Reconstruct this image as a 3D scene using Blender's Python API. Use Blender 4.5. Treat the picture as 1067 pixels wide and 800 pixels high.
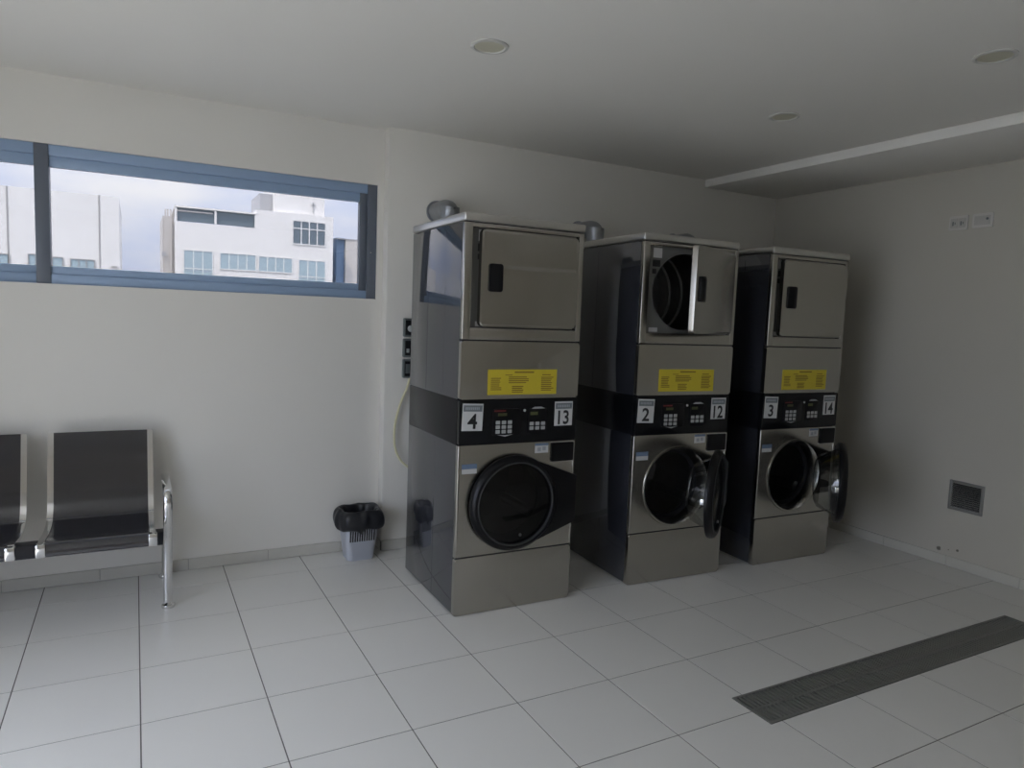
import bpy, bmesh, math, random
from mathutils import Vector, Matrix
random.seed(7)
S = bpy.context.scene
C = S.collection
for o in list(bpy.data.objects): bpy.data.objects.remove(o)

# ------------------------------------------------------------------ camera
cd = bpy.data.cameras.new('camera'); cam = bpy.data.objects.new('camera', cd); C.objects.link(cam)
cd.sensor_fit = 'HORIZONTAL'; cd.sensor_width = 36.0; cd.lens = 731.5353/1067*36; cd.clip_start = .05; cd.clip_end = 2000
CAM = Vector((-0.0037, -3.618, 1.5164))
yaw, pitch, roll = .4947, -.094, .0385
f_ = Vector((math.sin(yaw)*math.cos(pitch), math.cos(yaw)*math.cos(pitch), math.sin(pitch)))
r_ = Vector((math.cos(yaw), -math.sin(yaw), 0)); u_ = r_.cross(f_)
rr = math.cos(roll)*r_ + math.sin(roll)*u_; uu = math.cos(roll)*u_ - math.sin(roll)*r_
cam.matrix_world = Matrix(((rr.x, uu.x, -f_.x, CAM.x), (rr.y, uu.y, -f_.y, CAM.y), (rr.z, uu.z, -f_.z, CAM.z), (0, 0, 0, 1)))
S.camera = cam

# ------------------------------------------------------------------ sky, sun, daylight, exposure
SKY = 3.1
w = bpy.data.worlds.new('sky'); S.world = w; w.use_nodes = True
nt = w.node_tree; nt.nodes.clear()
out = nt.nodes.new('ShaderNodeOutputWorld'); bg = nt.nodes.new('ShaderNodeBackground'); bg.inputs[1].default_value = SKY
tc = nt.nodes.new('ShaderNodeTexCoord'); mp = nt.nodes.new('ShaderNodeMapping'); mp.inputs['Scale'].default_value = (2.2, 2.2, 6.0)
nz = nt.nodes.new('ShaderNodeTexNoise'); nz.inputs['Scale'].default_value = 1.6; nz.inputs['Detail'].default_value = 6; nz.inputs['Roughness'].default_value = .55
rp = nt.nodes.new('ShaderNodeValToRGB')
rp.color_ramp.elements[0].position = .38; rp.color_ramp.elements[0].color = (.60, .69, .95, 1)
rp.color_ramp.elements[1].position = .66; rp.color_ramp.elements[1].color = (.94, .95, 1.0, 1)
nt.links.new(tc.outputs['Generated'], mp.inputs[0]); nt.links.new(mp.outputs[0], nz.inputs['Vector'])
nt.links.new(nz.outputs['Fac'], rp.inputs[0]); sx = nt.nodes.new('ShaderNodeSeparateXYZ'); nt.links.new(tc.outputs['Generated'], sx.inputs[0])
cl = nt.nodes.new('ShaderNodeMapRange'); cl.inputs[1].default_value = 0; cl.inputs[2].default_value = 1; cl.inputs[3].default_value = SKY; cl.inputs[4].default_value = SKY*3.0
nt.links.new(sx.outputs['Z'], cl.inputs[0]); nt.links.new(cl.outputs[0], bg.inputs[1])      # overcast sky: zenith about three times the horizon
nt.links.new(rp.outputs[0], bg.inputs[0]); nt.links.new(bg.outputs[0], out.inputs[0])
sd = bpy.data.lights.new('sun', 'SUN'); sd.energy = 8.8; sd.angle = .01; sd.color = (1, .95, .87)
sun = bpy.data.objects.new('sun', sd); C.objects.link(sun)
sun.rotation_euler = Vector((.42, .36, -.83)).to_track_quat('-Z', 'Y').to_euler()   # light travels to the back right
S.view_settings.view_transform = 'Standard'; S.view_settings.look = 'None'
S.view_settings.gamma = 1; S.view_settings.use_curve_mapping = False
S.view_settings.exposure = 0.37

# room numbers
T = .4393                       # tile pitch
Y1, Y2, XS = .704, .616, 1.372  # window wall, machine wall, step between them
XL, XR, YF = -1.95, 4.708, -5.50
HC, BX, BZ = 2.640, 3.915, 2.582
LY0, LY1, LZ0, LZ1 = -3.7, -1.15, .10, 2.42   # glazed shopfront in the left wall

def portal(name, loc, rot, sx, sy):
    l = bpy.data.lights.new(name, 'AREA'); l.shape = 'RECTANGLE'; l.size = sx; l.size_y = sy
    l.cycles.is_portal = True
    o = bpy.data.objects.new(name, l); C.objects.link(o); o.location = loc; o.rotation_euler = rot
portal('shopfront_daylight', (XL-.16, (LY0+LY1)/2, (LZ0+LZ1)/2), (0, -math.pi/2, 0), LZ1-LZ0, LY1-LY0)
portal('window_daylight', (-.2, Y1+.24, 1.95), (-math.pi/2, 0, 0), 3.2, .7)

# ------------------------------------------------------------------ materials
def mat(name, col, rough=.5, metal=0, spec=.5, coat=0, var=None, scale=8, stretch=(1, 1, 1), bump=0, rvar=0, obj_rand=0, ior=None, aniso=0):
    m = bpy.data.materials.new(name); m.use_nodes = True
    n = m.node_tree.nodes; L = m.node_tree.links; b = n['Principled BSDF']
    c = (*col, 1)
    b.inputs['Base Color'].default_value = c; b.inputs['Roughness'].default_value = rough
    b.inputs['Metallic'].default_value = metal; b.inputs['Specular IOR Level'].default_value = spec
    b.inputs['Coat Weight'].default_value = coat
    b.inputs['Anisotropic'].default_value = aniso
    if ior: b.inputs['IOR'].default_value = ior
    if var or bump or rvar:
        t = n.new('ShaderNodeTexCoord'); p = n.new('ShaderNodeMapping'); p.inputs['Scale'].default_value = stretch
        z = n.new('ShaderNodeTexNoise'); z.inputs['Scale'].default_value = scale; z.inputs['Detail'].default_value = 5
        L.new(t.outputs['Object'], p.inputs[0]); L.new(p.outputs[0], z.inputs['Vector'])
        if var:
            k = n.new('ShaderNodeMix'); k.data_type = 'RGBA'
            k.inputs[6].default_value = c; k.inputs[7].default_value = (*var, 1)
            L.new(z.outputs['Fac'], k.inputs[0]); src = k.outputs[2]
            if obj_rand:
                oi = n.new('ShaderNodeObjectInfo'); hs = n.new('ShaderNodeHueSaturation')
                mr = n.new('ShaderNodeMapRange'); mr.inputs[3].default_value = 1-obj_rand; mr.inputs[4].default_value = 1+obj_rand
                L.new(oi.outputs['Random'], mr.inputs[0]); L.new(mr.outputs[0], hs.inputs['Value']); L.new(src, hs.inputs['Color']); src = hs.outputs[0]
            L.new(src, b.inputs['Base Color'])
        if rvar:
            mr = n.new('ShaderNodeMapRange'); mr.inputs[3].default_value = rough-rvar; mr.inputs[4].default_value = rough+rvar
            L.new(z.outputs['Fac'], mr.inputs[0]); L.new(mr.outputs[0], b.inputs['Roughness'])
        if bump:
            bp = n.new('ShaderNodeBump'); bp.inputs['Strength'].default_value = bump; bp.inputs['Distance'].default_value = .002
            L.new(z.outputs['Fac'], bp.inputs['Height']); L.new(bp.outputs[0], b.inputs['Normal'])
    return m

def glass(name, tint, base=.035):
    m = bpy.data.materials.new(name); m.use_nodes = True
    n = m.node_tree.nodes; L = m.node_tree.links; n.remove(n['Principled BSDF'])
    tr = n.new('ShaderNodeBsdfTransparent'); tr.inputs[0].default_value = (*tint, 1)
    gl = n.new('ShaderNodeBsdfGlossy'); gl.inputs['Roughness'].default_value = .02
    lw = n.new('ShaderNodeLayerWeight'); lw.inputs['Blend'].default_value = .5
    pw = n.new('ShaderNodeMath'); pw.operation = 'POWER'; pw.inputs[1].default_value = 5; L.new(lw.outputs['Facing'], pw.inputs[0])
    fr = n.new('ShaderNodeMath'); fr.operation = 'MULTIPLY_ADD'; fr.inputs[1].default_value = .9; fr.inputs[2].default_value = base; L.new(pw.outputs[0], fr.inputs[0])
    mx = n.new('ShaderNodeMixShader')
    L.new(fr.outputs[0], mx.inputs[0]); L.new(tr.outputs[0], mx.inputs[1]); L.new(gl.outputs[0], mx.inputs[2])
    L.new(mx.outputs[0], n['Material Output'].inputs[0])
    return m

WALLC, WALLV = (.75, .728, .672), (.78, .758, .704)
M = dict(
    wall=mat('wall_paint', WALLC, .6, var=WALLV, scale=1.3, bump=.05),
    wall_warm=mat('wall_paint_warm', (.72, .67, .58), .6, var=(.75, .70, .61), scale=1.3),
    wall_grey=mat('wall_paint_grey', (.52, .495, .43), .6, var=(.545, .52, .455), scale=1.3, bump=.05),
    trim=mat('trim_paint', (.84, .82, .77), .6),
    ceiling=mat('ceiling_paint', (.80, .778, .722), .7, var=(.82, .80, .748), scale=1.1),
    tile=mat('floor_tile', (.75, .738, .70), .32, var=(.78, .768, .732), scale=2.5, rvar=.05, obj_rand=.02),
    skirt=mat('skirting_tile', (.54, .525, .47), .4, var=(.58, .565, .51), scale=5),
    grout=mat('grout', (.12, .115, .105), .9, var=(.19, .18, .165), scale=20),
    dark=mat('dark_void', (.012, .012, .013), .8),
    steel=mat('brushed_steel', (.47, .452, .415), .24, 1, var=(.435, .418, .382), scale=5, stretch=(40, 40, 1.5), rvar=.03),
    steel_lid=mat('lid_steel', (.66, .65, .62), .32, 1, var=(.60, .59, .57), scale=4, rvar=.04),
    rib=mat('drum_rib', (.12, .12, .12), .4, .6),
    drum=mat('drum_steel', (.30, .30, .30), .35, 1, var=(.22, .22, .22), scale=30),
    side=mat('glossy_dark_paint', (.030, .032, .039), .06, 0, .5, 0, ior=2.0),
    black=mat('black_plastic', (.005, .005, .006), .30, 0, .22),
    panel=mat('black_panel', (.006, .0065, .008), .22, 0, .28),
    rubber=mat('rubber', (.008, .008, .009), .6, 0, .25),
    chrome=mat('chrome', (.72, .72, .72), .10, 1),
    seat=mat('perforated_black_steel', (.010, .010, .015), .14, 0, .5, 0, var=(.016, .016, .023), scale=260, ior=1.85),
    beam=mat('bench_beam', (.020, .021, .030), .4, 0, .5),
    frame=mat('window_frame_aluminium', (.13, .15, .185), .35, 0, .5),
    glare_rail=mat('window_rail_glare', (.30, .41, .58), .35, 0, .5),  # dark rails coloured blue-grey, lens glare put into the colour
    white=mat('white_print', (.62, .62, .61), .5),
    trimgrey=mat('door_trim', (.03, .032, .035), .35),
    recess=mat('recess_grey', (.15, .15, .14), .5),
    greyhead=mat('plate_header', (.16, .18, .19), .5),
    ink=mat('ink', (.012, .012, .012), .6),
    greyink=mat('grey_ink', (.38, .40, .42), .6),
    yellow=mat('yellow_sticker', (.66, .53, .035), .45, var=(.60, .48, .04), scale=30),
    yink=mat('sticker_ink', (.24, .15, .02), .6),
    bluelab=mat('blue_label', (.15, .21, .31), .5),
    key=mat('keypad_key', (.42, .43, .42), .5),
    disp=mat('display_amber', (.07, .08, .025), .3),
    redink=mat('red_print', (.16, .02, .02), .5),
    bin=mat('bin_plastic', (.46, .48, .53), .45),
    bag=mat('bin_bag', (.012, .013, .017), .33, 0, .5),
    cable=mat('yellow_cable', (.70, .66, .44), .5),
    socket=mat('socket_grey', (.12, .14, .14), .4),
    socketlight=mat('socket_light', (.40, .42, .42), .4),
    plate=mat('switch_plate', (.62, .60, .56), .4),
    plateframe=mat('switch_module', (.50, .485, .45), .4),
    vent=mat('vent_aluminium', (.24, .235, .22), .35, .2),
    louvre=mat('louvre_aluminium', (.62, .62, .60), .22, 1),
    grate=mat('drain_grate', (.21, .21, .195), .5, .3),
    duct=mat('galvanised_duct', (.42, .44, .46), .38, .8, var=(.30, .31, .33), scale=14),
    lens=mat('lamp_lens', (.56, .54, .42), .4),
    ring=mat('lamp_ring', (.58, .57, .53), .4),
    bwall=mat('render_white', (.82, .80, .77), .8, var=(.74, .72, .69), scale=.5),
    bjoint=mat('facade_joint', (.36, .35, .34), .8),
    bglass=mat('far_glass', (.13, .17, .20), .15, 0, .6),
    bglass2=mat('far_glass_blue', (.36, .46, .50), .2, 0, .6),
    bgrey=mat('facade_grey', (.40, .40, .41), .8),
    bblue=mat('facade_blue', (.16, .24, .36), .6),
    bbeige=mat('facade_beige', (.56, .53, .50), .8),
    ground=mat('street', (.22, .22, .21), .9, var=(.28, .28, .27), scale=.4),
    glass=glass('tinted_window_glass', (.43, .43, .432)),
    clear=glass('clear_glass', (.97, .98, .98)),
    doorglass=glass('dark_door_glass', (.22, .22, .23)),
    bowl=glass('door_bowl_glass', (.80, .82, .82), .10),
)

# ------------------------------------------------------------------ mesh helpers
class MB:
    def __init__(s): s.bm = bmesh.new()
    def box(s, x0, x1, y0, y1, z0, z1, bev=0, seg=2):
        b = bmesh.new()
        v = [b.verts.new((x, y, z)) for x in (x0, x1) for y in (y0, y1) for z in (z0, z1)]
        for q in ((0, 1, 3, 2), (4, 6, 7, 5), (0, 4, 5, 1), (2, 3, 7, 6), (0, 2, 6, 4), (1, 5, 7, 3)): b.faces.new([v[i] for i in q])
        if bev: bmesh.ops.bevel(b, geom=b.edges[:], offset=bev, segments=seg, profile=.5, affect='EDGES')
        s.merge(b); return s
    def prism(s, poly, axis, a, c, bev=0, seg=2):
        """poly of 2D points in the plane across `axis` (x: (y,z), y: (x,z), z: (x,y)); extruded a..c"""
        b = bmesh.new()
        P = {'x': lambda p, t: (t, p[0], p[1]), 'y': lambda p, t: (p[0], t, p[1]), 'z': lambda p, t: (p[0], p[1], t)}[axis]
        A = [b.verts.new(P(p, a)) for p in poly]; B = [b.verts.new(P(p, c)) for p in poly]; n = len(poly)
        fa = b.faces.new(A); b.faces.new(B[::-1])
        for i in range(n): b.faces.new((A[i], B[i], B[(i+1) % n], A[(i+1) % n]))
        if bev: bmesh.ops.bevel(b, geom=fa.edges[:], offset=bev, segments=seg, profile=.5, affect='EDGES')
        s.merge(b); return s
    def tube(s, pts, r, n=12, closed=False, flat=None):
        """sweep a circle (or ellipse flat=(ra,rb)) along pts"""
        pts = [Vector(p) for p in pts]; b = bmesh.new(); rings = []; N = len(pts)
        up = Vector((0, 0, 1)); prev = None
        for i, p in enumerate(pts):
            t = (pts[(i+1) % N]-pts[i-1]) if closed else (pts[min(i+1, N-1)]-pts[max(i-1, 0)])
            t.normalize()
            if prev is None:
                a = up if abs(t.z) < .9 else Vector((1, 0, 0)); x = t.cross(a).normalized()
            else: x = (prev - t*prev.dot(t)).normalized()
            prev = x; y = t.cross(x)
            ra, rb = flat if flat else ((r[i], r[i]) if isinstance(r, (list, tuple)) else (r, r))
            rings.append([b.verts.new(p + x*ra*math.cos(2*math.pi*k/n) + y*rb*math.sin(2*math.pi*k/n)) for k in range(n)])
        for i in range(N if closed else N-1):
            A, B = rings[i], rings[(i+1) % N]
            for k in range(n): b.faces.new((A[k], A[(k+1) % n], B[(k+1) % n], B[k]))
        if not closed: b.faces.new(rings[0][::-1]); b.faces.new(rings[-1])
        s.merge(b); return s
    def lathe(s, prof, cen, axis='y', n=48, cap0=False, cap1=False):
        """prof list of (radius, t along axis)"""
        b = bmesh.new(); R = []
        for (r, t) in prof:
            ring = []
            for k in range(n):
                a = 2*math.pi*k/n; c, d = r*math.cos(a), r*math.sin(a)
                ring.append(b.verts.new({'y': (cen[0]+c, cen[1]+t, cen[2]+d), 'z': (cen[0]+c, cen[1]+d, cen[2]+t), 'x': (cen[0]+t, cen[1]+c, cen[2]+d)}[axis]))
            R.append(ring)
        for A, B in zip(R, R[1:]):
            for k in range(n): b.faces.new((A[k], A[(k+1) % n], B[(k+1) % n], B[k]))
        if cap0: b.faces.new(R[0])
        if cap1: b.faces.new(R[-1][::-1])
        s.merge(b); return s
    def holed(s, x0, x1, z0, z1, cx, cz, r, y0, y1, n=64):
        """rectangular plate in the x-z plane with a round hole"""
        b = bmesh.new(); O = []; I = []
        cs = [math.atan2(z-cz, x-cx) % (2*math.pi) for x in (x0, x1) for z in (z0, z1)]
        ang = [2*math.pi*k/n for k in range(n)]
        for c in cs:
            k = min(range(n), key=lambda i: min(abs(ang[i]-c), 2*math.pi-abs(ang[i]-c))); ang[k] = c
        for a in ang:
            c, d = math.cos(a), math.sin(a)
            tx = ((x1-cx)/c if c > 0 else (x0-cx)/c) if abs(c) > 1e-9 else 1e9
            tz = ((z1-cz)/d if d > 0 else (z0-cz)/d) if abs(d) > 1e-9 else 1e9
            t = min(tx, tz); O.append((cx+t*c, cz+t*d)); I.append((cx+r*c, cz+r*d))
        mk = lambda L, y: [b.verts.new((p[0], y, p[1])) for p in L]
        of, inf, ob, ib = mk(O, y0), mk(I, y0), mk(O, y1), mk(I, y1)
        for k in range(n):
            j = (k+1) % n
            for q in ((of[k], of[j], inf[j], inf[k]), (ob[j], ob[k], ib[k], ib[j]), (of[j], of[k], ob[k], ob[j]), (inf[k], inf[j], ib[j], ib[k])): b.faces.new(q)
        s.merge(b); return s
    def merge(s, b):
        bmesh.ops.recalc_face_normals(b, faces=b.faces[:])
        me = bpy.data.meshes.new('t'); b.to_mesh(me); b.free(); s.bm.from_mesh(me); bpy.data.meshes.remove(me)
    def mesh(s, name, m, ang=35):
        me = bpy.data.meshes.new(name); s.bm.to_mesh(me); s.bm.free()
        if m: me.materials.append(M[m])
        for p in me.polygons: p.use_smooth = True
        me.set_sharp_from_angle(angle=math.radians(ang))
        return me
    def build(s, name, m, parent=None, loc=None, ang=35):
        o = bpy.data.objects.new(name, s.mesh(name, m, ang)); C.objects.link(o)
        if parent: o.parent = parent
        if loc: o.location = loc
        return o

def rrect(x0, x1, z0, z1, r, n=5):
    P = []
    for cx, cz, a0 in ((x1-r, z0+r, -90), (x1-r, z1-r, 0), (x0+r, z1-r, 90), (x0+r, z0+r, 180)):
        for k in range(n+1):
            a = math.radians(a0+90*k/n); P.append((cx+r*math.cos(a), cz+r*math.sin(a)))
    return P
def smooth_path(P, k=6):
    """Catmull-Rom through the points"""
    P = [Vector(p) for p in P]; out_ = []
    for i in range(len(P)-1):
        a, b, c, d = P[max(i-1, 0)], P[i], P[i+1], P[min(i+2, len(P)-1)]
        for j in range(k):
            t = j/k
            out_.append(.5*((2*b)+(-a+c)*t+(2*a-5*b+4*c-d)*t*t+(-a+3*b-3*c+d)*t*t*t))
    return out_+[P[-1]]
def thing(name, label, cat, loc=(0, 0, 0), rz=0, group=None):
    o = bpy.data.objects.new(name, None); C.objects.link(o); o.location = loc; o.rotation_euler = (0, 0, rz)
    o.empty_display_size = .1
    return tag(o, label, cat, group)
def tag(o, label, cat, group=None):
    o['label'] = label; o['category'] = cat
    if group: o['group'] = group
    return o
def struct(o): o['kind'] = 'structure'; return o
def text(name, s, h, x, y, z, m, parent, sx=1, bold=0):
    """flat lettering facing -y, centred on x,z"""
    cu = bpy.data.curves.new('txt', 'FONT'); cu.body = s; cu.size = 1; cu.offset = bold; cu.resolution_u = 3
    t = bpy.data.objects.new('txt', cu); C.objects.link(t)
    bpy.context.view_layer.update()
    me = bpy.data.meshes.new_from_object(t.evaluated_get(bpy.context.evaluated_depsgraph_get()))
    bpy.data.objects.remove(t); bpy.data.curves.remove(cu)
    xs = [v.co.x for v in me.vertices]; ys = [v.co.y for v in me.vertices]
    k = h/(max(ys)-min(ys)); cx, cy = (max(xs)+min(xs))/2, (max(ys)+min(ys))/2
    for v in me.vertices: v.co = Vector(((v.co.x-cx)*k*sx, 0, (v.co.y-cy)*k))
    me.materials.clear(); me.materials.append(M[m])
    o = bpy.data.objects.new(name, me); C.objects.link(o); o.parent = parent; o.location = (x, y, z)
    return o

# ------------------------------------------------------------------ floor: slab, tiles, drain
GX0, GX1, GY0, GY1 = 2.138, 4.170, -1.853, -1.652
m = MB()
for b in ((XL-.2, XR+.2, GY1, Y1+.3), (XL-.2, XR+.2, YF-.2, GY0), (XL-.2, GX0, GY0, GY1), (GX1, XR+.2, GY0, GY1)):
    m.box(b[0], b[1], b[2], b[3], -.15, -.0015)
floor = struct(m.build('floor', 'grout'))
floor['label'] = 'floor laid with square off-white tiles and dark grout lines'
G = .0024
cache = {}
def tile_poly(x0, x1, y0, y1):
    """rectangle clipped by the room, the wall step and the drain"""
    x0 = max(x0, XL+.002); x1 = min(x1, XR-.002); y0 = max(y0, YF+.002); y1 = min(y1, Y1-.002)
    if x1-x0 < .01 or y1-y0 < .01: return None
    P = None
    cuts = [(XS-.002, 99, Y2-.002, 99), (GX0-.003, GX1+.003, GY0-.003, GY1+.003)]
    for (a, b, c, d) in cuts:
        if x1 <= a or x0 >= b or y1 <= c or y0 >= d: continue
        if x0 >= a and x1 <= b:
            if y0 < c: y1 = c
            else: y0 = d
        else:
            top = y1 <= d + 1e-6 or y0 < c           # the cut takes the upper side
            if y0 >= c: top = False
            if top:
                if x0 < a: P = [(x0, y0), (x1, y0), (x1, c), (a, c), (a, y1), (x0, y1)]
                else: P = [(x0, y0), (x1, y0), (x1, y1), (b, y1), (b, c), (x0, c)]
            else:
                if x0 < a: P = [(x0, y0), (a, y0), (a, d), (x1, d), (x1, y1), (x0, y1)]
                else: P = [(x0, d), (b, d), (b, y0), (x1, y0), (x1, y1), (x0, y1)]
    if y1-y0 < .01: return None
    return P or [(x0, y0), (x1, y0), (x1, y1), (x0, y1)]
for i in range(-8, 11):
    for j in range(-2, 14):
        P = tile_poly(i*T+G, (i+1)*T-G, -(j+1)*T+G, -j*T-G)
        if not P: continue
        cx, cy = P[0]
        L = tuple((round(a-cx, 4), round(b-cy, 4)) for a, b in P)
        if L not in cache: cache[L] = MB().prism(L, 'z', -.012, 0).mesh('floor_tile', 'tile')
        o = bpy.data.objects.new('floor_tile', cache[L]); C.objects.link(o); o.parent = floor; o.location = (cx, cy, 0)

gr = thing('drain_grate', 'long grey slotted metal drain grate set in the tiled floor', 'drain grate', (GX0, GY0, 0))
gl, gw = GX1-GX0, GY1-GY0
MB().box(0, gl, 0, .012, -.03, .003).box(0, gl, gw-.012, gw, -.03, .003).box(0, .012, .012, gw-.012, -.03, .003).box(gl-.012, gl, .012, gw-.012, -.03, .003).build('frame', 'grate', gr)
MB().box(.012, gl-.012, gw/2-.006, gw/2+.006, -.02, .002).build('centre_bar', 'grate', gr)
m = MB(); x = .024
while x < gl-.02:
    m.box(x, x+.011, .012, gw/2-.006, -.012, .0015); m.box(x, x+.011, gw/2+.006, gw-.012, -.012, .0015); x += .0225
b = m.build('grate_bars', 'grate', gr); b['kind'] = 'stuff'
MB().box(0, gl, 0, gw, -.12, -.11).build('channel', 'dark', gr)

# ------------------------------------------------------------------ walls, ceiling
WX0, WX1, WZ0, WZ1 = -1.86, 1.334, 1.600, 2.300
m = MB()
m.box(XL-.2, XS+.3, Y1, Y1+.22, -.15, WZ0).box(XL-.2, XS+.3, Y1, Y1+.22, WZ1, HC+.2)
m.box(XL-.2, WX0, Y1, Y1+.22, WZ0, WZ1).box(WX1, XS+.3, Y1, Y1+.22, WZ0, WZ1)
struct(m.build('wall_back', 'wall'))
struct(MB().box(XS, XR+.2, Y2, Y1-.0005, -.15, HC+.2, .004).build('wall_back_right', 'wall'))
# right wall: with two small stained chips in the plaster near the skirting
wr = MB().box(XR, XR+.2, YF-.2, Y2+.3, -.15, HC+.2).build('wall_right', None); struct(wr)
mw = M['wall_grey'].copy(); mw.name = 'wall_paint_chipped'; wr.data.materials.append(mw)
n = mw.node_tree.nodes; L = mw.node_tree.links; b = n['Principled BSDF']
src = b.inputs['Base Color'].links[0].from_socket
tcn = n.new('ShaderNodeTexCoord'); nzn = n.new('ShaderNodeTexNoise'); nzn.inputs['Scale'].default_value = 60
ad = n.new('ShaderNodeMix'); ad.data_type = 'RGBA'; ad.blend_type = 'LINEAR_LIGHT'; ad.inputs[0].default_value = .008
L.new(tcn.outputs['Object'], nzn.inputs['Vector']); L.new(tcn.outputs['Object'], ad.inputs[6]); L.new(nzn.outputs['Color'], ad.inputs[7])
for (py, pz, rad) in ((-.965, .098, .016), (-1.085, .118, .010), (-1.03, .105, .005)):
    vd = n.new('ShaderNodeVectorMath'); vd.operation = 'DISTANCE'; vd.inputs[1].default_value = (XR, py, pz)
    L.new(ad.outputs[2], vd.inputs[0])
    mr = n.new('ShaderNodeMapRange'); mr.inputs[1].default_value = rad*.6; mr.inputs[2].default_value = rad; mr.inputs[3].default_value = .9; mr.inputs[4].default_value = 0
    L.new(vd.outputs['Value'], mr.inputs[0])
    mx = n.new('ShaderNodeMix'); mx.data_type = 'RGBA'; mx.inputs[7].default_value = (.10, .09, .07, 1)
    L.new(mr.outputs[0], mx.inputs[0]); L.new(src, mx.inputs[6]); src = mx.outputs[2]
L.new(src, b.inputs['Base Color'])
struct(MB().box(XL-.2, XR+.2, YF-.2, YF, -.15, HC+.2).build('wall_front', 'wall_warm'))
m = MB()
m.box(XL-.2, XL, YF, LY0, -.15, HC+.2).box(XL-.2, XL, LY1, Y1, -.15, HC+.2).box(XL-.2, XL, LY0, LY1, -.15, LZ0).box(XL-.2, XL, LY0, LY1, LZ1, HC+.2)
struct(m.build('wall_left', 'wall'))
struct(MB().box(XL-.2, XR+.2, YF-.2, Y1+.22, HC, HC+.2).build('ceiling', 'ceiling'))
t1 = struct(MB().box(BX, XR-.0005, YF, Y2-.0005, BZ, HC-.0005, .003).build('trim_1', 'trim'))
t1['label'] = 'shallow dropped ceiling band along the right wall'

# skirting tiles
def skirting(name, pts, off):
    (xa, ya), (xb, yb) = pts; d = Vector((xb-xa, yb-ya)); Ln = d.length; d /= Ln; nrm = Vector((d.y, -d.x))
    ang = math.atan2(d.y, d.x)
    base = MB().box(0, Ln, -.006, -.0005, 0.0008, .062).build(name, 'grout'); base.location = (xa, ya, 0); base.rotation_euler.z = ang
    struct(base)
    s = -off; ms = {}
    while s < Ln:
        a, b = max(s, 0)+.001, min(s+T, Ln)-.001
        if b-a > .02:
            k = round(b-a, 3)
            if k not in ms: ms[k] = MB().box(0, b-a, -.012, -.0005, .001, .066, .0015, 1).mesh('skirting_tile', 'skirt')
            o = bpy.data.objects.new('skirting_tile', ms[k]); C.objects.link(o); o.parent = base; o.location = (a, 0, 0)
        s += T
skirting('baseboard_back', ((XL, Y1), (XS-.001, Y1)), (XL+.2) % T*-1 % T)
skirting('baseboard_back_right', ((XS, Y2), (XR, Y2)), .1)
skirting('baseboard_right', ((XR, Y2-.013), (XR, YF)), .13)
skirting('baseboard_step', ((XS, Y1-.013), (XS, Y2)), 0)

# ------------------------------------------------------------------ strip window in the back wall
wy = Y1+.012
win = bpy.data.objects.new('window_1', None); C.objects.link(win); win.location = (0, wy, 0); struct(win)
win['label'] = 'long dark framed strip window high in the back wall'
for x0, x1 in ((WX0, WX0+.06), (WX1-.06, WX1)): MB().box(x0, x1, 0, .09, WZ0, WZ1, .003).build('frame_stile', 'frame', win)
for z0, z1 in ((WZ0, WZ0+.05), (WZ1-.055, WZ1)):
    for x0, x1 in ((WX0+.06, -.443), (-.380, WX1-.06)): MB().box(x0, x1, .004, .086, z0, z1, .003).build('frame_rail', 'glare_rail', win)
MB().box(-.443, -.380, -.002, .09, WZ0, WZ1, .003).build('mullion', 'frame', win)
for x0, x1 in ((WX0+.06, -.443), (-.380, WX1-.06)):
    last = x1 > 1
    sx0 = x0 if last else x0+.04; sx1 = x1-.045 if last else x1
    if last: MB().box(x1-.045, x1, .014, .06, WZ0+.05, WZ1-.055, .003).build('sash_stile', 'frame', win)
    else: MB().box(x0, x0+.04, .014, .06, WZ0+.05, WZ1-.055, .003).build('sash_stile', 'frame', win)
    MB().box(sx0, sx1, .016, .058, WZ0+.05, WZ0+.09, .003).build('sash_rail', 'glare_rail', win)
    MB().box(sx0, sx1, .016, .058, WZ1-.108, WZ1-.055, .003).build('sash_rail', 'glare_rail', win)
    MB().box(sx0, sx1, .034, .040, WZ0+.09, WZ1-.108).build('pane', 'glass', win)
MB().lathe([(.004, 0), (.004, -.003), (.0001, -.004)], (1.298, 0, 1.885), 'y', 10).build('screw', 'chrome', win)
# shopfront glazing in the left wall
w2 = bpy.data.objects.new('window_2', None); C.objects.link(w2); w2.location = (XL-.12, 0, 0); struct(w2)
ys = [LY0+(LY1-LY0)*k/3 for k in range(4)]
for k, y in enumerate(ys): MB().box(0, .07, max(y-.03, LY0), min(y+.03, LY1), LZ0, LZ1).build('frame_stile', 'frame', w2)
for k in range(3):
    a, b = ys[k]+.03, ys[k+1]-.03
    for z0, z1 in ((LZ0, LZ0+.06), (LZ1-.06, LZ1)): MB().box(0, .07, a, b, z0, z1).build('frame_rail', 'frame', w2)
    MB().box(.03, .036, a, b, LZ0+.06, LZ1-.06).build('pane', 'clear', w2)

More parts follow.
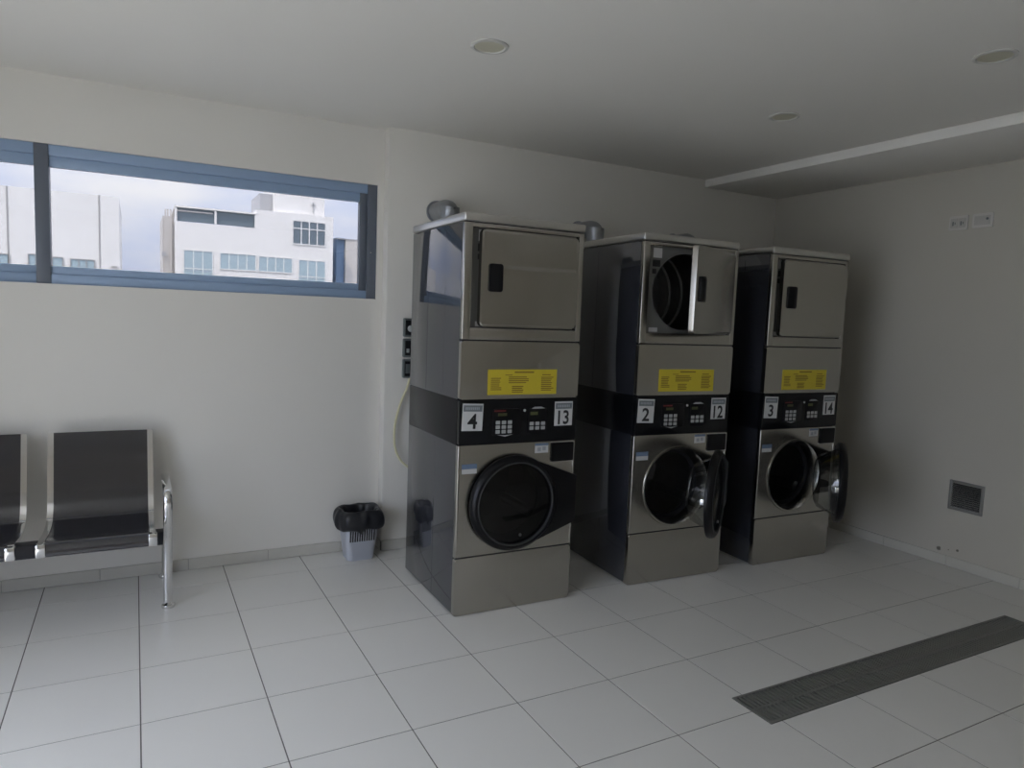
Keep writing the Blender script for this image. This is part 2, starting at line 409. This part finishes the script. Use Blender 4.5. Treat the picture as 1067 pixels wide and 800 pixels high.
# ------------------------------------------------------------------ stacked washer dryers
W, D = .683, .722
Z_K, Z_W, Z_C, Z_S, Z_T = .304, .878, 1.105, 1.399, 2.014
DCX, DCZ, DR = .312, .570, .250      # washer door
def machine(loc, rz, label, nums, wash_open, dry_open):
    t = thing('stacked_washer_dryer', label, 'washing machine', loc, rz, 'stacked washer dryers along the back wall')
    P = lambda mb, name, m, par=t, l=None: mb.build(name, m, par, l)
    def shell(z0, z1, name, m, creases=()):
        mb = MB()
        mb.box(0, .018, .022, D, z0, z1, .003).box(W-.018, W, .022, D, z0, z1, .003).box(.018, W-.018, D-.018, D, z0, z1)
        mb.box(.018, W-.018, .03, D-.018, z0, z0+.012).box(.018, W-.018, .03, D-.018, z1-.012, z1)
        o = P(mb, name, m)
        for y in creases:
            for x in (-.0004, W-.0006): MB().box(x, x+.001, y, y+.004, z0+.01, z1-.03).build('panel_crease', m, o)
        return o
    MB().box(.03, W-.03, .03, D-.03, 0, .012).build('plinth', 'black', t)
    shell(.012, Z_W, 'washer_body', 'side', (.30,))
    shell(Z_W, Z_C, 'control_body', 'panel')
    shell(Z_C, Z_T-.044, 'dryer_body', 'side', (.22, .46))
    P(MB().box(-.004, W+.004, -.012, D+.004, Z_T-.042, Z_T, .008, 3), 'top_lid', 'steel_lid')
    # washer front
    P(MB().prism(rrect(0, W, .004, Z_K-.003, .012), 'y', -.008, .021, .006, 3), 'kick_panel', 'steel')
    wf = P(MB().holed(0, W, Z_K+.003, Z_W-.002, DCX+.01, DCZ-.004, .228, -.004, .021), 'washer_front_panel', 'steel')
    MB().box(.002, W-.002, -.0035, .012, Z_K-.003, Z_K+.003).build('seam', 'dark', wf)
    MB().box(-.0005, .012, -.008, .0215, Z_K+.003, Z_W-.002, .005, 3).build('edge_fold', 'steel', wf)
    MB().box(W-.012, W+.0005, -.008, .0215, Z_K+.003, Z_W-.002, .005, 3).build('edge_fold', 'steel', wf)
    P(MB().lathe([(.240, -.0045), (.238, -.012), (.228, -.012), (.222, .0), (.205, .05), (.205, .07)], (DCX+.01, 0, DCZ-.004)), 'opening_ring', 'steel' if wash_open else 'black')
    P(MB().lathe([(.206, .06), (.190, .075), (.195, .10)], (DCX+.01, 0, DCZ-.004)), 'door_seal', 'rubber')
    dr = P(MB().lathe([(.20, .11), (.245, .125), (.245, .52), (.10, .54), (.0005, .53)], (DCX+.01, 0, DCZ-.004)), 'drum', 'drum')
    for k in range(3):
        a = math.radians(90+120*k); mb = MB()
        c = Vector((DCX+.01+.235*math.cos(a), 0, DCZ-.004+.235*math.sin(a)))
        mb.tube([(c.x, .15, c.z), (c.x, .5, c.z)], .03, 10); mb.build('drum_lifter', 'drum', dr)
    # detergent hatch, labels
    ht = P(MB().prism(rrect(.535, .672, .768, .868, .008), 'y', -.0045, -.012, 0), 'detergent_hatch', 'black')
    fr = [(.531, .676, .762, .766), (.531, .676, .869, .872), (.673, .677, .762, .872)]
    mb = MB()
    for q in fr: mb.box(q[0], q[1], -.011, -.004, q[2], q[3])
    mb.build('hatch_trim', 'steel_lid', ht)
    lb = P(MB().box(.437, .517, -.0055, -.004, .817, .868), 'care_label', 'white')
    MB().box(.437, .517, -.0062, -.0056, .856, .868).build('print', 'bluelab', lb)
    MB().box(.452, .472, -.0062, -.0056, .826, .846).box(.482, .502, -.0062, -.0056, .830, .850).build('print', 'greyink', lb)
    lb = P(MB().box(.024, .106, -.0055, -.004, .733, .757), 'care_label', 'white')
    MB().box(.024, .106, -.0055, -.004, .758, .782).build('print', 'bluelab', lb)
    # washer door, swings about its right edge
    HX = W-.028
    door = MB(); cx = DCX-HX
    pr = [(.247, .000), (.250, -.016), (.244, -.032), (.230, -.042), (.218, -.042), (.211, -.036), (.208, -.024), (.208, .004), (.240, .004), (.247, .000)]
    pr = [(r, y-.016) for r, y in pr]
    dm = door.lathe(pr, (cx, 0, DCZ), n=64).build('washer_door', 'black', t, (HX, 0, 0))
    poly = []
    for k in range(33):
        a = math.radians(58+ (302-58)*k/32); poly.append((cx+.249*math.cos(a), DCZ+.249*math.sin(a)))
    hole_r = .216
    # hinge cover: a plate between the ring and the right edge
    hp = []
    for k in range(17):
        a = math.radians(-58+116*k/16); hp.append((cx+hole_r*math.cos(a), DCZ+hole_r*math.sin(a)))
    hp = [(cx+.249*math.cos(math.radians(-58)), DCZ+.249*math.sin(math.radians(-58)))]+hp+[(cx+.249*math.cos(math.radians(58)), DCZ+.249*math.sin(math.radians(58)))]
    hp += [(W-HX-.002, DCZ+.122), (W-HX-.002, DCZ-.130)]
    MB().prism(hp, 'y', -.044, -.010, .006).build('hinge_cover', 'black', dm)
    MB().lathe([(.209, -.044), (.17, -.050), (.12, -.055), (.06, -.058), (.0005, -.059)], (cx, 0, DCZ), n=48).build('door_window', 'doorglass', dm)
    MB().lathe([(.207, -.014), (.188, .035), (.165, .085), (.13, .105), (.07, .114), (.0005, .116)], (cx, 0, DCZ), n=48).build('door_bowl', 'bowl', dm)
    MB().lathe([(.218, -.0585), (.214, -.0610), (.210, -.0585), (.210, -.052)], (cx, 0, DCZ), n=64).build('window_trim', 'trimgrey', dm)
    MB().lathe([(.008, .0), (.008, -.006), (.0001, -.008)], (cx+.03, -.050, DCZ-.165), n=14).build('glass_stud', 'drum', dm)
    MB().box(cx-.238, cx-.222, -.016, .008, DCZ-.016, DCZ+.016, .003).build('latch', 'chrome', dm)
    dm.rotation_euler.z = math.radians(wash_open)
    # control panel
    cp = P(MB().prism(rrect(.002, W-.002, Z_W+.002, Z_C-.002, .006), 'y', -.006, .021, .004), 'control_panel', 'panel')
    def keypad(x0, x1, z0, z1, cols, rows, kx0, kz1):
        kp = P(MB().prism(rrect(x0, x1, z0, z1, .012), 'y', -.010, -.006, .002), 'keypad', 'black')
        mb = MB()
        for i in range(cols):
            for j in range(rows): mb.box(kx0+i*.034, kx0+i*.034+.024, -.0125, -.010, kz1-j*.0235-.018, kz1-j*.0235, .002, 1)
        mb.build('keys', 'key', kp); return kp
    k1 = keypad(.182, .345, .922, 1.056, 3, 3, .200, .996)
    MB().box(.212, .262, -.0115, -.010, 1.020, 1.034).build('display', 'disp', k1)
    MB().box(.19, .255, -.0112, -.010, 1.042, 1.050).build('print', 'redink', k1)
    MB().prism([(.208, .925), (.255, .914), (.30, .925), (.255, .920)], 'y', -.0115, -.006).build('logo', 'key', k1)
    k2 = keypad(.388, .498, .922, 1.056, 3, 2, .396, .984)
    MB().box(.398, .442, -.0115, -.010, 1.020, 1.036).build('display', 'disp', k2)
    MB().prism([(.405, 1.053), (.485, 1.053), (.465, 1.062), (.425, 1.062)], 'y', -.0115, -.006).build('logo', 'key', k2)
    P(MB().lathe([(.007, -.006), (.007, -.010), (.0001, -.011)], (.365, 0, 1.045), n=12), 'indicator_lamp', 'key')
    # number plates
    for (x0, x1, z0, z1), s in zip(((.016, .128, .950, 1.086), (.546, .656, .958, 1.086)), nums):
        tilt = -.03 if x0 < .1 else 0
        cx_, cz_ = (x0+x1)/2, (z0+z1)/2; hw, hh = (x1-x0)/2, (z1-z0)/2
        np_ = MB().box(-hw, hw, -.0015, 0, -hh, hh).build('number_plate', 'white', t, (cx_, -.0065, cz_)); np_.rotation_euler.y = -tilt
        MB().box(-hw+.005, hw-.005, -.002, -.0015, hh-.039, hh-.008).build('plate_header', 'greyhead', np_)
        mb = MB(); x = -hw+.016
        while x < hw-.022: mb.box(x, x+.006, -.0024, -.002, hh-.030, hh-.017); x += .0098
        mb.build('header_print', 'greyink', np_)
        text('number', s, .076, 0, -.0022, -.020, 'ink', np_, .86 if len(s) > 1 else 1.02, .022)
    # dryer lower panel with yellow notice
    P(MB().prism(rrect(0, W, Z_C+.002, Z_S-.003, .010), 'y', -.008, .021, .006, 3), 'dryer_lower_panel', 'steel')
    st = P(MB().box(.148, .548, -.0098, -.0082, 1.128, 1.256), 'notice_sticker', 'yellow')
    mb = MB(); rs = random.Random(3)
    mb.box(.298, .410, -.0104, -.0098, 1.238, 1.246)
    mb.box(.245, .285, -.0104, -.0098, 1.226, 1.230); mb.box(.460, .510, -.0104, -.0098, 1.226, 1.231)
    for (a, b, z0, z1) in ((.165, .225, 1.150, 1.214), (.265, .385, 1.182, 1.220), (.285, .36, 1.142, 1.172), (.455, .53, 1.142, 1.218)):
        z = z1
        while z > z0: mb.box(a, b-rs.random()*.02, -.0104, -.0098, z-.005, z); z -= .0095
    mb.build('print', 'yink', st)
    # dryer upper front: frame round the recessed door
    rx0, rx1, rz0, rz1 = .044, .650, 1.462, 1.946
    fp = MB()
    z0, z1 = Z_S+.003, Z_T-.046
    fp.box(0, rx0, -.008, .021, z0, z1, .005, 3).box(rx1, W, -.008, .021, z0, z1, .005, 3)
    fp.box(rx0-.006, rx1+.006, -.008, .021, z0, rz0, .004).box(rx0-.006, rx1+.006, -.008, .021, rz1, z1, .004)
    up = P(fp, 'dryer_front_panel', 'steel')
    MB().box(.002, W-.002, -.002, .012, Z_S-.003, Z_S+.003).build('seam', 'dark', up)
    MB().box(.002, W-.002, -.002, .012, Z_T-.047, Z_T-.0425).build('seam', 'dark', up)
    OX, OZ, OR = .318, 1.700, .222
    bk = P(MB().holed(rx0-.005, rx1+.005, rz0-.005, rz1+.005, OX, OZ, OR, .030, .036), 'door_recess', 'recess')
    MB().box(.090, .150, .0285, .030, 1.885, 1.940).build('warning_label', 'white', bk)
    MB().box(.088, .140, .0285, .030, 1.835, 1.872).box(.088, .115, .0285, .030, 1.795, 1.822).build('warning_label', 'ink', bk)
    MB().box(.085, .145, .0285, .030, 1.468, 1.492).build('rating_label', 'white', bk)
    P(MB().lathe([(.224, .026), (.218, .026), (.215, .06)], (OX, 0, OZ)), 'opening_ring', 'drum')
    dd = P(MB().lathe([(.216, .06), (.262, .075), (.262, .60), (.0005, .61)], (OX, 0, OZ-.0)), 'dryer_drum', 'drum')
    for y in (.36, .48): MB().lathe([(.2615, y), (.250, y+.008), (.2615, y+.016)], (OX, 0, OZ)).build('drum_rib', 'rib', dd)
    # dryer door
    DX = .643; dx0 = .086-DX
    dmb = MB(); nx, nz_ = 14, 12; bmx = bmesh.new()
    outl = rrect(dx0, 0, 1.468, 1.940, .022)
    dmb.prism(outl, 'y', -.020, .010, .007, 3)
    dd_ = dmb.build('dryer_door', 'steel', t, (DX, 0, 0))
    # slightly pillowed face sheet
    n_ = 44; vs = []
    for a in range(n_+1):
        row = []
        for c in range(n_+1):
            u, v = a/n_, c/n_; x = dx0+.012+(-dx0-.024)*u; z = 1.480+.448*v
            bul = .006*(1-(2*u-1)**2)*(1-(2*v-1)**2) + .0030*math.exp(-((v-.62+.06*u*(1-u))/.022)**2)*min(1, max(0, (u-.15)*6))
            row.append(bmx.verts.new((x, -.0202-bul, z)))
        vs.append(row)
    for a in range(n_):
        for c in range(n_): bmx.faces.new((vs[a][c], vs[a+1][c], vs[a+1][c+1], vs[a][c+1]))
    fs = MB(); fs.merge(bmx); fs.build('door_skin', 'steel', dd_)
    hd = MB().prism(rrect(.128-DX, .202-DX, 1.640, 1.776, .010), 'y', -.031, -.018, .004).build('door_handle', 'black', dd_)
    MB().prism(rrect(.136-DX, .182-DX, 1.650, 1.766, .008), 'y', -.0318, -.031).build('finger_recess', 'rubber', hd)
    dd_.rotation_euler.z = math.radians(dry_open)
    return t
machine((1.3942, -.4873, 0), -.0086, 'stacked steel washer dryer numbered 4 and 13, both doors shut, nearest the bench', ('4', '13'), 0, 0)
machine((2.4807, -.4840, 0), -.0485, 'middle stacked washer dryer numbered 2 and 12, upper and lower doors ajar', ('2', '12'), 39, 27)
machine((3.4445, -.5235, 0), -.0252, 'stacked washer dryer numbered 3 and 14, round lower door open, nearest the right wall', ('3', '14'), 43.5, 0)

# ------------------------------------------------------------------ exhaust ducts behind the machines
def duct(x, y, top, r, lean, label):
    t = thing('exhaust_duct', label, 'duct', (x, y, .35), 0, 'dryer exhaust ducts')
    zt = top-.35
    P = [(0, 0, 0), (0, 0, zt-.20), (0, 0, zt-.12), (0, .015, zt-.075), (lean, .05, zt-r*1.05), (lean, .09, zt-r), (lean, Y2-y-.002, zt-r)]
    MB().tube(smooth_path(P, 5), r, 20).build('elbow', 'duct', t)
    MB().lathe([(r+.001, 0), (r+.006, .004), (r+.006, .03), (r+.001, .034)], (0, 0, zt-.21), 'z', 24).build('clamp_band', 'drum', t)
    MB().lathe([(r+.012, 0), (r+.012, -.006), (r, -.006)], (lean, Y2-y-.001, zt-r), 'y', 24).build('wall_collar', 'duct', t)
    return t
duct(1.690, .40, 2.222, .058, 0, 'grey metal exhaust duct rising behind the machine numbered 4')
duct(2.762, .40, 2.200, .058, 0, 'grey metal exhaust duct standing in the gap behind the machine numbered 2')
duct(3.622, .40, 2.190, .052, 0, 'tip of a grey metal exhaust duct above the middle machine')

# ------------------------------------------------------------------ waiting bench
BX_, BY_ = .118, 0
bench = thing('waiting_bench', 'black perforated steel waiting bench with chrome side rails and armrest under the window', 'bench', (BX_, 0, 0))
PITCH = .560
# side profile of seat and backrest (y, z), from the top of the back to the front lip
prof = [(.598, .842), (.580, .77), (.560, .69), (.540, .61), (.518, .53), (.494, .465), (.455, .425), (.40, .408), (.33, .402), (.25, .405), (.17, .414), (.11, .420), (.075, .414), (.055, .395), (.052, .372)]
prof3 = [Vector((0, a, b)) for a, b in prof]
sm = smooth_path(prof3, 4)
def seat_unit(x0, x1, par, first):
    bmx = bmesh.new(); th = .006
    nrm = []
    for i, p in enumerate(sm):
        t = sm[min(i+1, len(sm)-1)]-sm[max(i-1, 0)]; t.normalize(); nrm.append(Vector((0, -t.z, t.y)))
    A = [[bmx.verts.new((x, p.y+k*n.y*th, p.z+k*n.z*th)) for x in (x0, x1)] for p, n, k in [(p, n, 0) for p, n in zip(sm, nrm)]]
    B = [[bmx.verts.new((x, p.y-n.y*th, p.z-n.z*th)) for x in (x0, x1)] for p, n in zip(sm, nrm)]
    for i in range(len(sm)-1):
        for Q in (A, B): bmx.faces.new((Q[i][0], Q[i][1], Q[i+1][1], Q[i+1][0]))
        for s in (0, 1): bmx.faces.new((A[i][s], A[i+1][s], B[i+1][s], B[i][s]))
    for i in (0, -1): bmx.faces.new((A[i][0], A[i][1], B[i][1], B[i][0]))
    mb = MB(); mb.merge(bmx); st = mb.build('seat_shell', 'seat', par)
    for s, xe in ((-1, x0), (1, x1)):
        mb = MB(); q = [Vector((xe+s*.010, p.y, p.z)) for p in sm[:-3]]
        # flat chrome strip following the side profile
        b2 = bmesh.new(); R = []
        for p, n in zip(q, nrm):
            R.append([b2.verts.new((p.x+dx, p.y+n.y*d, p.z+n.z*d)) for dx, d in ((-.013, .010), (.013, .010), (.013, -.010), (-.013, -.010))])
        for a, b in zip(R, R[1:]):
            for k in range(4): b2.faces.new((a[k], a[(k+1) % 4], b[(k+1) % 4], b[k]))
        b2.faces.new(R[0]); b2.faces.new(R[-1][::-1])
        mb.merge(b2); mb.build('side_rail', 'chrome', st)
        MB().box(xe+s*.010-.019, xe+s*.010+.019, .038, .080, .368, .428, .005).build('rail_clip', 'chrome', st)
for k in range(3):
    xr = -.066-k*PITCH; seat_unit(xr-.428, xr, bench, k == 0)
MB().box(-1.86, .0, .245, .315, .305, .372, .004).build('beam', 'beam', bench)
def end_frame(x, par):
    P = [(x, .575, .592), (x, .50, .604), (x, .36, .612), (x, .23, .615), (x, .155, .606), (x, .118, .580), (x, .112, .53), (x, .125, .46), (x, .150, .40), (x, .170, .35), (x, .182, .27), (x, .186, .15), (x, .188, .022)]
    sp = smooth_path(P, 5)
    mb = MB(); mb.tube(sp, 1, 14, flat=(.021, .013)); fr = mb.build('armrest_leg', 'chrome', par)
    Pr = [(x, .20, .338), (x, .30, .335), (x, .42, .315), (x, .54, .22), (x, .62, .08), (x, .635, .022)]
    MB().tube(smooth_path(Pr, 5), .016, 12).build('rear_leg', 'chrome', par)
    for y in (.188, .635):
        MB().lathe([(.012, .03), (.018, .022), (.030, .016), (.032, .008), (.030, 0), (.0005, 0)], (x, y, 0), 'z', 20).build('foot_pad', 'chrome', par)
    MB().tube([(x, .575, .592), (x, .600, .575), (x, .612, .54)], .013, 10).build('arm_bracket', 'chrome', par)
end_frame(.012, bench); end_frame(-1.872, bench)

# ------------------------------------------------------------------ wastebasket and its bag
def rsec(hx, hy, r, n=6): return rrect(-hx, hx, -hy, hy, r, n)
BC = (1.205, .553)
bn = thing('wastebasket', 'small light grey plastic wastebasket with slotted upper sides beside the wall step', 'bin', (*BC, 0))
bmx = bmesh.new(); secs = []
for z, hx, hy in ((0, .078, .066), (.006, .083, .071), (.27, .112, .098), (.275, .116, .102), (.275, .110, .096), (.012, .078, .066)):
    secs.append([bmx.verts.new((x, y, z)) for x, y in rsec(hx, hy, .035)])
for a, b in zip(secs, secs[1:]):
    for k in range(len(a)): bmx.faces.new((a[k], a[(k+1) % len(a)], b[(k+1) % len(a)], b[k]))
bmx.faces.new(secs[0][::-1]); bmx.faces.new(secs[-1])
mb = MB(); mb.merge(bmx); mb.build('basket', 'bin', bn)
mb = MB()
for sgn in (-1, 1):
    for k in range(11):
        x = -.0725+k*.0145; z0, z1 = .125, .24
        mb.prism([(sgn*(.071+.027*z0/.27+.0016), z0), (sgn*(.071+.027*z1/.27+.0016), z1), (sgn*(.071+.027*z1/.27-.002), z1), (sgn*(.071+.027*z0/.27-.002), z0)], 'x', x-.004, x+.004)
sl = mb.build('slots', 'dark', bn); sl['kind'] = 'stuff'
bmx = bmesh.new(); secs = []; rb = random.Random(5)
ph = [rb.random()*6.28 for _ in range(8)]
levels = [(.16, .098, .084, 0), (.195, .118, .104, .5), (.205, .140, .122, 1), (.235, .150, .132, 1), (.275, .147, .130, .9), (.305, .135, .118, .8), (.318, .118, .102, .6), (.312, .102, .088, .5), (.285, .092, .078, .5), (.20, .085, .07, .4), (.10, .07, .058, .2)]
NB = 56
for li, (z, hx, hy, amp) in enumerate(levels):
    ring = []
    for k in range(NB):
        a = 2*math.pi*k/NB
        c, s = math.cos(a), math.sin(a); q = (abs(c)**3.2+abs(s)**3.2)**(-1/3.2)
        wob = amp*(.007*math.sin(5*a+ph[0]+li*.35)+.005*math.sin(9*a+ph[1]-li*.5)+.004*math.sin(17*a+ph[2]+li*.8))
        dz = amp*(.010*math.sin(3*a+ph[3])+.007*math.sin(7*a+ph[4])) * (1 if li in (1, 2, 3) else .5)
        hang = -.030*math.exp(-((a-4.62)/.10)**2) if li in (1, ) else 0
        ring.append(bmx.verts.new(((hx*q+wob)*c, (hy*q+wob)*s, z+dz+hang)))
    secs.append(ring)
for a, b in zip(secs[1:], secs[2:]):
    for k in range(NB): bmx.faces.new((a[k], a[(k+1) % NB], b[(k+1) % NB], b[k]))
bmx.verts.ensure_lookup_table()
for v in secs[0]: bmx.verts.remove(v)
bmx.faces.new(secs[-1])
mb = MB(); mb.merge(bmx); bag = mb.build('bin_bag', 'bag', None, (*BC, 0), 60)
tag(bag, 'black plastic bin bag folded over the rim of the grey wastebasket', 'bin bag')
so = bag.modifiers.new('thick', 'SOLIDIFY'); so.thickness = .002
ss = bag.modifiers.new('smooth', 'SUBSURF'); ss.levels = 1; ss.render_levels = 1

# ------------------------------------------------------------------ sockets and yellow cable by machine 4
for k, (z0, z1, lab) in enumerate(((1.372, 1.488, 'topmost grey wall socket box beside the machine numbered 4'), (1.243, 1.360, 'middle grey wall socket box of three in a column on the back wall'), (1.112, 1.231, 'lowest grey wall socket box above the yellow cable'))):
    t = thing('wall_socket', lab, 'socket', (1.482, Y2, z0), 0, 'socket boxes behind the first machine'); h = z1-z0
    MB().box(0, .085, -.034, -.0005, 0, h, .006).build('box_cover', 'socket', t)
    MB().box(.008, .077, -.038, -.034, .012, h-.012, .003).build('face_plate', 'rubber', t)
    if k == 0: MB().lathe([(.020, -.038), (.020, -.058), (.015, -.064), (.0005, -.064)], (.040, 0, h*.45), n=16).build('plug', 'socketlight', t)
    elif k == 1: MB().box(.016, .034, -.041, -.038, .03, .055, .002).box(.045, .062, -.041, -.038, .055, .085, .002).build('rocker', 'socketlight', t)
    else: MB().box(.014, .040, -.040, -.038, .03, h-.03, .002).build('rocker', 'socket', t)
pts = [(1.530, .592, 1.113), (1.512, .590, 1.05), (1.470, .586, .95), (1.440, .584, .84), (1.432, .582, .75), (1.442, .580, .66), (1.475, .575, .59), (1.535, .568, .536), (1.60, .56, .51)]
cb = MB().tube(smooth_path(pts, 6), .0075, 10).build('power_cable', 'cable')
tag(cb, 'pale yellow cable looping down the wall beside the machine numbered 4', 'cable')

# ------------------------------------------------------------------ right wall: socket plates and vent grille
t = thing('socket_plate', 'white double socket plate high on the right wall, nearer the corner', 'socket', (XR, -.835, 2.19), -math.pi/2, 'plates high on the right wall')
MB().prism(rrect(0, .118, 0, .092, .008), 'y', -.010, -.0005, .003).build('plate', 'plate', t)
for x in (.012, .062):
    md = MB().prism(rrect(x, x+.044, .016, .076, .004), 'y', -.013, -.010, .002).build('module', 'plateframe', t)
    MB().box(x+.012, x+.020, -.0135, -.013, .030, .056).box(x+.026, x+.031, -.0135, -.013, .036, .052).build('pin_slot', 'socket', md)
t = thing('socket_plate', 'white switch plate high on the right wall, farther from the corner', 'switch', (XR, -.980, 2.195), -math.pi/2, 'plates high on the right wall')
MB().prism(rrect(0, .124, 0, .088, .008), 'y', -.010, -.0005, .003).build('plate', 'plate', t)
md = MB().prism(rrect(.014, .110, .016, .072, .004), 'y', -.013, -.010, .002).build('module', 'plateframe', t)
MB().lathe([(.008, -.013), (.008, -.015), (.0005, -.015)], (.092, 0, .052), n=12).build('knob', 'socket', md)
v = thing('vent_grille', 'small square metal louvred vent low on the right wall', 'vent', (XR, -1.0, .379), -math.pi/2)
vw, vh = .214, .193
MB().box(0, .018, -.012, -.0005, 0, vh, .003).box(vw-.018, vw, -.012, -.0005, 0, vh, .003).box(.018, vw-.018, -.012, -.0005, 0, .018, .003).box(.018, vw-.018, -.012, -.0005, vh-.018, vh, .003).build('frame', 'vent', v)
MB().box(.018, vw-.018, -.002, -.0006, .018, vh-.018).build('backing', 'dark', v)
mb = MB()
for k in range(12):
    z = .022+k*.0128
    mb.prism([(-.0105, z), (-.0030, z+.0045), (-.0030, z+.0060), (-.0105, z+.0018)], 'x', .018, vw-.018)
sl = mb.build('louvres', 'louvre', v); sl['kind'] = 'stuff'

# ------------------------------------------------------------------ recessed ceiling lamps (off)
for (x, y, lab) in ((1.312, -.868, 'round recessed ceiling lamp above the nearest machine'), (3.057, -.88, 'round recessed ceiling lamp between the machines and the dropped ceiling band'), (3.06, -1.925, 'round recessed ceiling lamp at the top right, closest to the camera')):
    t = thing('ceiling_lamp', lab, 'lamp', (x, y, HC), 0, 'recessed ceiling lamps')
    MB().lathe([(.080, -.0005), (.079, -.006), (.066, -.009), (.062, -.004)], (0, 0, 0), 'z', 40).build('trim_ring', 'ring', t)
    MB().lathe([(.064, -.004), (.03, -.0048), (.0005, -.005)], (0, 0, 0), 'z', 40).build('lens', 'lens', t)

# ------------------------------------------------------------------ the street outside: white blocks beyond the window
KB = (58+3.618)/(30+3.618)
def bx_(x): return CAM.x+(x-CAM.x)*KB
def bz_(z): return CAM.z+(z-CAM.z)*KB
GZ = -7.0
def far_window(par, x0, x1, z0, z1, yf, cols, rows, gm, bar=.05, frame='bwall', splits=None):
    wd = MB().box(x0, x1, yf-.03, yf+.02, z0, z1).build('window', gm, par)
    mb = MB(); e = bar
    mb.box(x0-e, x1+e, yf-.07, yf-.03, z0-e, z0).box(x0-e, x1+e, yf-.07, yf-.03, z1, z1+e).box(x0-e, x0, yf-.07, yf-.03, z0, z1).box(x1, x1+e, yf-.07, yf-.03, z0, z1)
    for k in range(1, cols):
        x = x0+(x1-x0)*k/cols; mb.box(x-e/2, x+e/2, yf-.07, yf-.03, z0, z1)
    for k in range(1, rows):
        z = z0+(z1-z0)*(splits if splits else k/rows); mb.box(x0, x1, yf-.068, yf-.03, z-e/2, z+e/2)
    mb.build('window_bars', frame, wd)
YB = 58.0
bB = thing('apartment_building', 'white flat-roofed building with rows of windows in the middle of the view outside', 'building', (0, 0, 0))
X = bx_; Z = bz_
MB().box(X(1.545), X(4.84), YB, YB+8, GZ, Z(5.06)).box(X(4.84), X(8.27), YB, YB+8, GZ, Z(5.88)).build('facade', 'bwall', bB)
rf = MB().box(X(1.545), X(4.86), YB-.05, YB+8, Z(5.66), Z(5.73)).build('roof_slab', 'bwall', bB)
for a, b in ((1.545, 1.635), (3.11, 3.20), (4.775, 4.84)): MB().box(X(a), X(b), YB, YB+.3, Z(5.06), Z(5.66)).build('roof_post', 'bwall', bB)
for a, b in ((1.637, 3.107), (3.205, 4.773)):
    wd = MB().box(X(a), X(b), YB+.25, YB+.3, Z(5.09), Z(5.65)).build('window', 'bglass', bB)
    if a < 2: MB().box(X(a), X(b)-.1, YB+.15, YB+.25, Z(5.50), Z(5.56)).build('blind', 'bbeige', wd)
MB().box(X(5.65), X(7.93), YB+.6, YB+7, Z(5.88), Z(7.2)).build('penthouse', 'bwall', bB)
MB().box(X(5.07), X(5.65), YB+1.2, YB+6, Z(5.88), Z(6.72)).build('stair_tower', 'bgrey', bB)
MB().box(X(7.40)-.04, X(7.40)+.04, YB+.5, YB+.6, Z(6.05), Z(6.5)).box(X(7.30), X(7.50), YB+.5, YB+.6, Z(6.36), Z(6.40)).build('antenna', 'bgrey', bB)
far_window(bB, X(6.44), X(7.885), Z(4.535), Z(5.545), YB, 4, 2, 'bglass', .08, splits=.68)
far_window(bB, X(1.894), X(3.007), Z(2.80), Z(3.865), YB, 3, 2, 'bglass2', .07, splits=.28)
far_window(bB, X(3.339), X(4.80), Z(3.18), Z(3.85), YB, 4, 1, 'bglass2', .07)
far_window(bB, X(4.962), X(6.394), Z(3.18), Z(3.82), YB, 4, 1, 'bglass2', .07)
far_window(bB, X(6.716), X(7.906), Z(2.75), Z(3.79), YB, 3, 2, 'bglass2', .07, splits=.28)
for x in (1.20, 1.29, 1.40): MB().box(X(x)-.06, X(x)+.06, YB+.4, YB+.55, GZ, Z(5.56)).build('downpipe', 'bbeige', bB)
MB().box(X(1.10), X(1.545), YB+1.0, YB+8, GZ, Z(5.3)).build('shaded_side', 'bbeige', bB)  # left side of the white block, its shade painted in as beige
MB().box(X(1.05), X(1.22), YB+.2, YB+.5, Z(3.55), Z(3.75)).build('lamp_bracket', 'bgrey', bB)

KA = (45+3.618)/(24+3.618); YA = 45.0
X = lambda x: CAM.x+(x-CAM.x)*KA
Z = lambda z: CAM.z+(z-CAM.z)*KA
bA = thing('warehouse_building', 'plain white block with thin vertical joints at the left of the view outside', 'building', (0, 0, 0))
MB().box(X(-9), X(-.43), YA, YA+10, GZ, Z(5.055)).build('facade', 'bwall', bA)
for x in (-3.53, -1.01): MB().box(X(x)-.035, X(x)+.035, YA-.03, YA, GZ, Z(5.055)).build('facade_joint', 'bjoint', bA)
for (a, b, z0, z1) in ((-4.3, -3.53, 2.5, 2.90), (-2.99, -2.81, 2.5, 2.95), (-2.34, -2.08, 2.5, 2.90), (-1.835, -1.184, 2.4, 2.88)):
    far_window(bA, X(a), X(b), Z(z0), Z(z1), YA, 3 if b-a > .5 else 1, 1, 'bglass2', .05, 'bjoint')
MB().box(X(-.68), X(-.51), YA-.08, YA, Z(2.69), Z(2.74)).build('vent', 'bjoint', bA)
KC = 1.0
bC = thing('office_tower', 'distant grey and blue tower at the right end of the view outside', 'building', (0, 0, 0))
MB().box(16.07, 16.78, 60.4, 66, GZ, 8.08).build('glass_corner', 'bblue', bC)
MB().box(16.80, 19.0, 60, 66, GZ, 7.93).build('facade', 'bbeige', bC)
MB().box(16.05, 19.05, 59.95, 66, 7.93, 8.0).build('parapet', 'bgrey', bC)
g = struct(MB().box(-120, 120, -120, 160, GZ-.5, GZ).build('street_ground', 'ground'))
